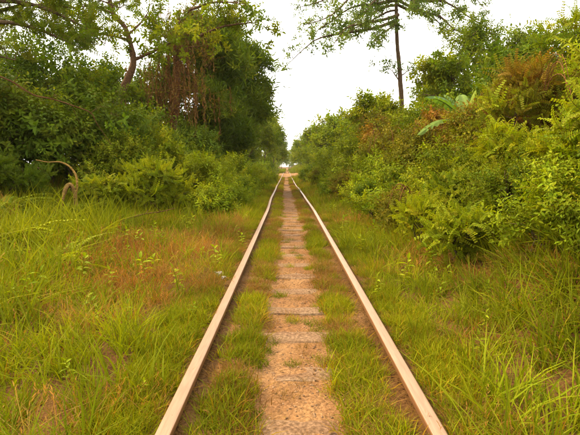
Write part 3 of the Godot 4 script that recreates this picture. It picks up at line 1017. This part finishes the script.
	for a in [["bright fern at the bank foot by the right edge", 2.35, 4.6, 0.62], ["fern on the slope above the dark hollow", 3.1, 6.6, 0.7], ["fern among the brown stems on the bank slope", 3.0, 8.6, 0.7], ["small fern at the verge beside the right rail", 1.85, 7.4, 0.5]]:
		fern(a[0], a[1], a[2], a[3], BRIGHT)
	banana()

func banana() -> void:
	var where := on_ground(3.55, 10.1)
	var o := thing("banana_plant", "banana plant with broad torn leaves on top of the bank", "banana plant", where)
	var g := Geo.new()
	var heart := at(466, 124, 10.1) - where
	tube(g, bend_line(Vector3(0, -0.1, 0), heart, 5, 0.0, 0.02), 0.11, 0.05, 9, Color(1.4, 1.9, 0.5), 0.2)
	part("stem", g.mesh(true, 0.22), M.bark, o)
	for a in [[426, 100, 9.7, 0.18, 0.0], [444, 97, 10.3, 0.19, 0.15], [418, 138, 9.5, 0.15, 0.3], [476, 92, 10.1, 0.13, 0.8], [494, 95, 9.8, 0.12, 1.0], [512, 118, 10.5, 0.17, 0.3], [461, 97, 10.8, 0.16, 0.3]]:
		var tip := at(a[0], a[1], a[2]) - where
		banana_leaf(o, heart, tip, a[3], a[4])

func banana_leaf(o: Node3D, from: Vector3, tip: Vector3, half: float, yellow: float) -> void:
	var g := Geo.new()
	var n := 22
	var line := []
	var long := from.distance_to(tip)
	for k in n + 1:
		var t := float(k) / n
		line.append(from.lerp(tip, t) + Vector3.UP * 0.14 * long * sin(PI * t * 0.9))
	var green := Color(0.09, 0.15, 0.045).lerp(Color(0.20, 0.24, 0.015), clampf(yellow, 0, 1))
	for s in [-1.0, 1.0]:
		var last := -1
		for k in range(3, n + 1):
			var t := float(k) / n
			var dir: Vector3 = (line[mini(k + 1, n)] - line[k - 1]).normalized()
			var side := dir.cross(Vector3.UP).normalized()
			var w := half * pow(sin(PI * clampf((t - 0.1) / 0.92, 0, 1)), 0.55) + 0.004
			var torn := 0.82 + 0.18 * absf(sin(k * 2.1 + s))
			var p: Vector3 = line[k]
			var c := green * rr(0.85, 1.15)
			var a := g.add(p, c * 1.25)
			g.add(p + side * s * w * 0.55 + Vector3.UP * w * 0.25, c)
			g.add(p + side * s * w * torn + Vector3.UP * (w * 0.12 - 0.05 * absf(sin(k * 1.3))), c)
			if last >= 0:
				for j in 2:
					if j == 1 and (k * 7 + int(s)) % 6 == 0: continue
					g.tri(last + j, a + j, a + j + 1)
					g.tri(last + j, a + j + 1, last + j + 1)
			last = a
	var lf := part("leaf", g.mesh(false), M.leaf, o)
	var rib := Geo.new()
	tube(rib, line, 0.018, 0.004, 5, Color(0.16, 0.2, 0.06))
	part("midrib", rib.mesh(true), M.blade, lf)

func build_small() -> void:
	# arched dead vine and the limbs lying in the thicket
	var foot := at(64, 214, 9.0)
	foot.y = ground(foot.x, foot.z)
	var o := thing("dead_vine", "pale dead vine arching out of the grass before the thicket", "vine", foot)
	var g := Geo.new()
	var pts := []
	for e in [[62, 216, 8.9], [62, 205, 8.9], [64, 192, 8.95], [68, 185, 9.0], [73, 187, 9.05], [76, 198, 9.1], [78, 214, 9.1]]:
		pts.append(at(e[0], e[1], e[2]) - foot)
	pts[0].y = minf(pts[0].y, -0.05); pts[-1].y = minf(pts[-1].y, -0.05)
	tube(g, smooth_line(pts, 6), 0.024, 0.032, 8, Color(1.9, 1.65, 0.95), 1.8)
	part("arched_stem", g.mesh(true, 0.22), M.bark, o)
	g = Geo.new()
	pts = []
	for e in [[36, 160, 9.6], [48, 162, 9.4], [60, 162, 9.2], [70, 167, 9.15], [76, 176, 9.1], [77, 188, 9.1], [74, 198, 9.1]]:
		pts.append(at(e[0], e[1], e[2]) - foot)
	tube(g, smooth_line(pts, 6), 0.008, 0.026, 7, Color(2.0, 1.75, 0.8), 0.8)
	part("curled_stem", g.mesh(true, 0.22), M.bark, o)
	for a in [["long bent brown branch slanting through the dark thicket from the left edge", [[-30, 66, 10.4], [-8, 74, 9.9], [14, 82, 9.7], [34, 94, 9.7], [52, 100, 9.8], [72, 106, 9.9], [90, 112, 10.1], [98, 124, 10.2], [112, 144, 10.7]], 0.019], ["dry fallen branch lying on the grass before the bright low bush", [[112, 224, 8.4], [128, 219, 8.6], [145, 214, 9.0], [160, 211, 9.3], [176, 209, 9.6]], 0.02]]:
		g = Geo.new()
		var p0 := at(a[1][0][0], a[1][0][1], a[1][0][2])
		pts = []
		for e in a[1]: pts.append(at(e[0], e[1], e[2]) - p0 + rdir() * 0.02)
		var b := thing("branch", a[0], "branch", p0, "loose branches in the left thicket")
		tube(g, smooth_line(pts, 5), a[2], 0.006, 7, Color(0.95, 0.66, 0.42), 0.6)
		part("bough", g.mesh(true, 0.22), M.bark, b)
		for j in 6:
			var q: Vector3 = pts[1 + j % (pts.size() - 2)]
			var tg := Geo.new()
			tube(tg, bend_line(q, q + rdir() * rr(0.2, 0.5), 3, 0.05, 0.03), a[2] * 0.35, 0.002, 4, Color(0.95, 0.66, 0.42))
			part("twig", tg.mesh(true, 0.22), M.bark, b)
	# white rubble by the clearing
	var k := 0
	for a in [["white broken block at the left end of the far rubble", 263, 173.0, 56, 0.30, 0.4], ["largest white block of the far rubble", 265.5, 171.5, 58, 0.42, 0.4], ["pale slab leaning in the middle of the far rubble", 268, 172.5, 57, 0.34, 0.3], ["grey block of the far rubble nearest the sandy clearing", 271, 172.6, 57, 0.38, 0.12], ["small dark stone at the right end of the far rubble", 274.5, 173.4, 56, 0.24, 0.07]]:
		var p := at(a[1], a[2], a[3])
		p.y = ground(p.x, p.z)
		stone(a[0], p, a[4], a[5], "rubble at the far clearing")
		k += 1
	for a in [["small white stone on the verge beside the left rail", 219, 271, 4.9, 0.05, 0.3], ["tiny white stone touching the larger one by the left rail", 224, 276, 4.75, 0.035, 0.3], ["pale chip in the grass left of the two white stones", 214, 267, 5.0, 0.03, 0.27]]:
		var p := at(a[1], a[2], a[3])
		p.y = ground(p.x, p.z)
		stone(a[0], p, a[4], a[5], "white stones beside the left rail")

func stone(label: String, p: Vector3, r: float, white: float, group: String) -> void:
	var o := MeshInstance3D.new()
	o.name = numbered("stone")
	var g := Geo.new()
	var off := rr(0, 90)
	var c := Color(white, white * 0.88, white * 0.74)
	for j in 8:
		var lat := PI * j / 7.0
		for k in 10:
			var lon := TAU * k / 10
			var d := Vector3(sin(lat) * cos(lon), cos(lat), sin(lat) * sin(lon))
			var s := r * (0.9 + 0.45 * n_small.get_noise_3d(d.x * 2 + off, d.y * 2, d.z * 2))
			d = Vector3(clampf(d.x, -0.7, 0.75), clampf(d.y, -0.6, 0.62), clampf(d.z, -0.72, 0.7))
			g.add(d * s + Vector3(0, r * 0.4, 0), c * rr(0.9, 1.05))
	for j in 7:
		for k in 10:
			var a := j * 10 + k
			var b := j * 10 + (k + 1) % 10
			g.tri(a, a + 10, b + 10)
			g.tri(a, b + 10, b)
	o.mesh = g.mesh(false)
	o.material_override = M.stone
	add_child(o)
	o.position = p
	o.rotation.y = rr(0, TAU)
	tag(o, label, "stone", group)

func brownness(x: float, z: float) -> float:   # where dry grass grows in place of green
	var u := x - mid_x(z)
	var b := 0.27 + 0.65 * n_mid.get_noise_2d(x * 1.1 + 30, z * 0.7) + 0.3 * n_big.get_noise_2d(x * 3, z * 3)
	var dx := (u + 1.75) / 0.95
	var dz := (z + 6.4) / (3.2 if z < -6.4 else 3.0)
	b += 1.1 * exp(-(dx * dx + dz * dz))
	dx = (u - 2.0) / 0.6
	dz = (z + 8.2) / 2.2
	b += 0.6 * exp(-(dx * dx + dz * dz))
	if absf(u) < 0.5: b += 0.5 - 0.5 * absf(u)
	if z < -14.0 and absf(u) < 1.6: b += 0.2
	return clampf(b, 0, 1)

func stuff(called: String, label: String, category: String, mesh: Mesh, mat: Material, xf: Array, cols: PackedColorArray) -> void:
	var o := scatter(called, mesh, mat, self, xf, cols)
	tag(o, label, category, "", "stuff")

func pebble() -> ArrayMesh:
	var g := Geo.new()
	for k in 6:
		g.add([Vector3.UP, Vector3.DOWN, Vector3.LEFT, Vector3.RIGHT, Vector3.FORWARD, Vector3.BACK][k] * rr(0.75, 1.2) + rdir() * 0.2, Color.WHITE)
	for t in [[0, 4, 3], [0, 3, 5], [0, 5, 2], [0, 2, 4], [1, 3, 4], [1, 5, 3], [1, 2, 5], [1, 4, 2]]:
		g.tri(t[0], t[1], t[2])
	return g.mesh(false, 0.5)

func lay(x: float, z: float) -> Vector3:   # which way the ground faces
	var e := 0.25
	return Vector3(ground(x - e, z) - ground(x + e, z), 2 * e, ground(x, z - e) - ground(x, z + e)).normalized()

func build_grass() -> void:
	var xf := {"tuft": [], "short": [], "straw": [], "fine": [], "long": [], "herb": [], "litter": []}
	var cols := {}
	for k in xf: cols[k] = PackedColorArray()
	# between the rails and right beside them
	for k in 11500:
		var z := -(0.6 + 57.0 * pow(rr(0, 1), 1.9))
		var u := rr(-0.86, 0.86)
		var a := absf(u)
		var x := mid_x(z) + u
		var rim := 0.27 + 0.07 * n_mid.get_noise_2d(x * 2 + 7, z * 1.5)
		if a < rim and rr(0, 1) > (0.05 if a < 0.14 else 0.2): continue
		if a > 0.42 and a < 0.65: continue
		var kind := "fine" if brownness(x, z) > rr(0.2, 1.0) else "short"
		var size := rr(0.7, 1.25) * (0.5 if a < rim else 0.42 if a > 0.39 and a < 0.68 else 0.75)
		xf[kind].append(toward(Vector3(rr(-0.1, 0.1), 1, rr(-0.1, 0.1)), rr(0, TAU), size, Vector3(x, ground(x, z), z)))
		cols[kind].append(shade_of(STRAW if kind == "fine" else GRASS, Vector3(x, 0, z), 20))
	# verges: one patch on every cell of a loose grid
	var d := 0.5
	while d < 62.0:
		var step := 0.25 + 0.008 * d
		var width := minf(8.0, 2.5 + d * 0.62) if d < 16 else 5.5
		var u := -width
		while u < minf(width, 4.6):
			u += step
			var z := -(d + rr(-0.15, 0.15))
			var side := u + rr(-0.12, 0.12)
			var a := absf(side)
			if a < 0.78: continue
			if d > 58.0 and a < 4.0: continue
			if side > 2.7 and rr(0, 1) < 0.4: continue
			var x := mid_x(z) + side
			var brown := brownness(x, z) > rr(0.08, 1.15)
			var kind := "tuft"
			var size := rr(0.75, 1.2) * (1.0 + 0.3 * n_mid.get_noise_2d(x + 60, z)) * (1.0 + 0.01 * d)
			if brown: kind = "straw"
			elif a > 1.5 and rr(0, 1) < (0.4 if side < 0 else 0.25): kind = "long"
			if a < 1.05: size *= 0.62
			if side < -2.4: size *= 1.25
			var p := Vector3(x, ground(x, z), z)
			xf[kind].append(toward(lay(x, z) + Vector3(rr(-0.1, 0.1), 0, rr(-0.1, 0.1)), rr(0, TAU), size, p))
			cols[kind].append(shade_of(STRAW if brown else GRASS, p, 20))
			if rr(0, 1) < 0.28:
				x += rr(-0.2, 0.2)
				p = Vector3(x, ground(x, z), z)
				xf.herb.append(toward(Vector3(rr(-0.3, 0.3), 1, rr(-0.3, 0.3)), rr(0, TAU), rr(0.45, 0.9) * (0.5 if d < 3.5 else 1.0), p))
				cols.herb.append(shade_of(BRIGHT, p, 7))
		d += step
	d = 60.0
	while d < 150.0:
		for k in 14:
			var side := rr(0.9, 5.0) * (-1.0 if k % 2 else 1.0)
			if d < 86.0 and absf(side) < 2.2 + 1.2 * n_mid.get_noise_1d(d): continue
			var z := -(d + rr(-0.5, 0.5))
			var x := mid_x(z) + side
			xf.tuft.append(toward(Vector3.UP, rr(0, TAU), rr(1.4, 2.4), Vector3(x, ground(x, z), z)))
			cols.tuft.append(shade_of(GRASS, Vector3(x, 0, z), 20))
		d += 1.0
	for k in 2600:
		var dd := 0.9 + 24.0 * pow(rr(0, 1), 1.6)
		var u := rr(-4.0, 2.6)
		var x := mid_x(-dd) + u
		if absf(absf(u) - 0.53) < 0.07: continue
		xf.litter.append(Transform3D(Basis.from_euler(Vector3(rr(-0.4, 0.4), rr(0, TAU), rr(-0.4, 0.4))).scaled(Vector3.ONE * rr(0.3, 0.8) * (0.5 if absf(u) < 0.4 else 1.0)), Vector3(x, ground(x, -dd) + 0.012, -dd)))
		cols.litter.append(shade_of(RUST, Vector3(x, 0, -dd), 1))
	var px := []
	var pc := PackedColorArray()
	for k in 2000:
		var dd := 0.9 + 20.0 * pow(rr(0, 1), 1.5)
		var u := 0.17 * rng.randfn()
		if absf(u) > 0.46: continue
		var x := mid_x(-dd) + u
		px.append(Transform3D(Basis.from_euler(Vector3(rr(0, TAU), rr(0, TAU), 0)).scaled(Vector3(1, rr(0.5, 0.9), rr(0.7, 1.2)) * rr(0.003, 0.009)), Vector3(x, ground(x, -dd) + 0.006, -dd)))
		var t := rr(0.4, 1.05)
		pc.append(Color(0.24, 0.14, 0.075) * t)
	stuff("gravel", "small brown stones on the dirt strip between the rails", "gravel", pebble(), M.dead, px, pc)
	stuff("grass", "green grass on both verges of the track", "grass", S.tuft, M.blade, xf.tuft, cols.tuft)
	stuff("short_grass", "short green grass between the rails beside the dirt strip", "grass", S.short, M.blade, xf.short, cols.short)
	stuff("dry_grass", "dry red brown grass in patches along the verges", "dry grass", S.straw, M.blade, xf.straw, cols.straw)
	stuff("fine_dry_grass", "fine straw coloured grass between the rails", "dry grass", S.fine, M.blade, xf.fine, cols.fine)
	stuff("tall_grass", "long bright grass blades on the outer verges", "tall grass", S.long, M.blade, xf.long, cols.long)
	stuff("weeds", "small leafy weeds scattered in the verge grass", "weeds", S.herb, M.leaf, xf.herb, cols.herb)
	stuff("leaf_litter", "fallen brown leaves strewn over dirt and grass", "dead leaves", S.litter, M.dead, xf.litter, cols.litter)
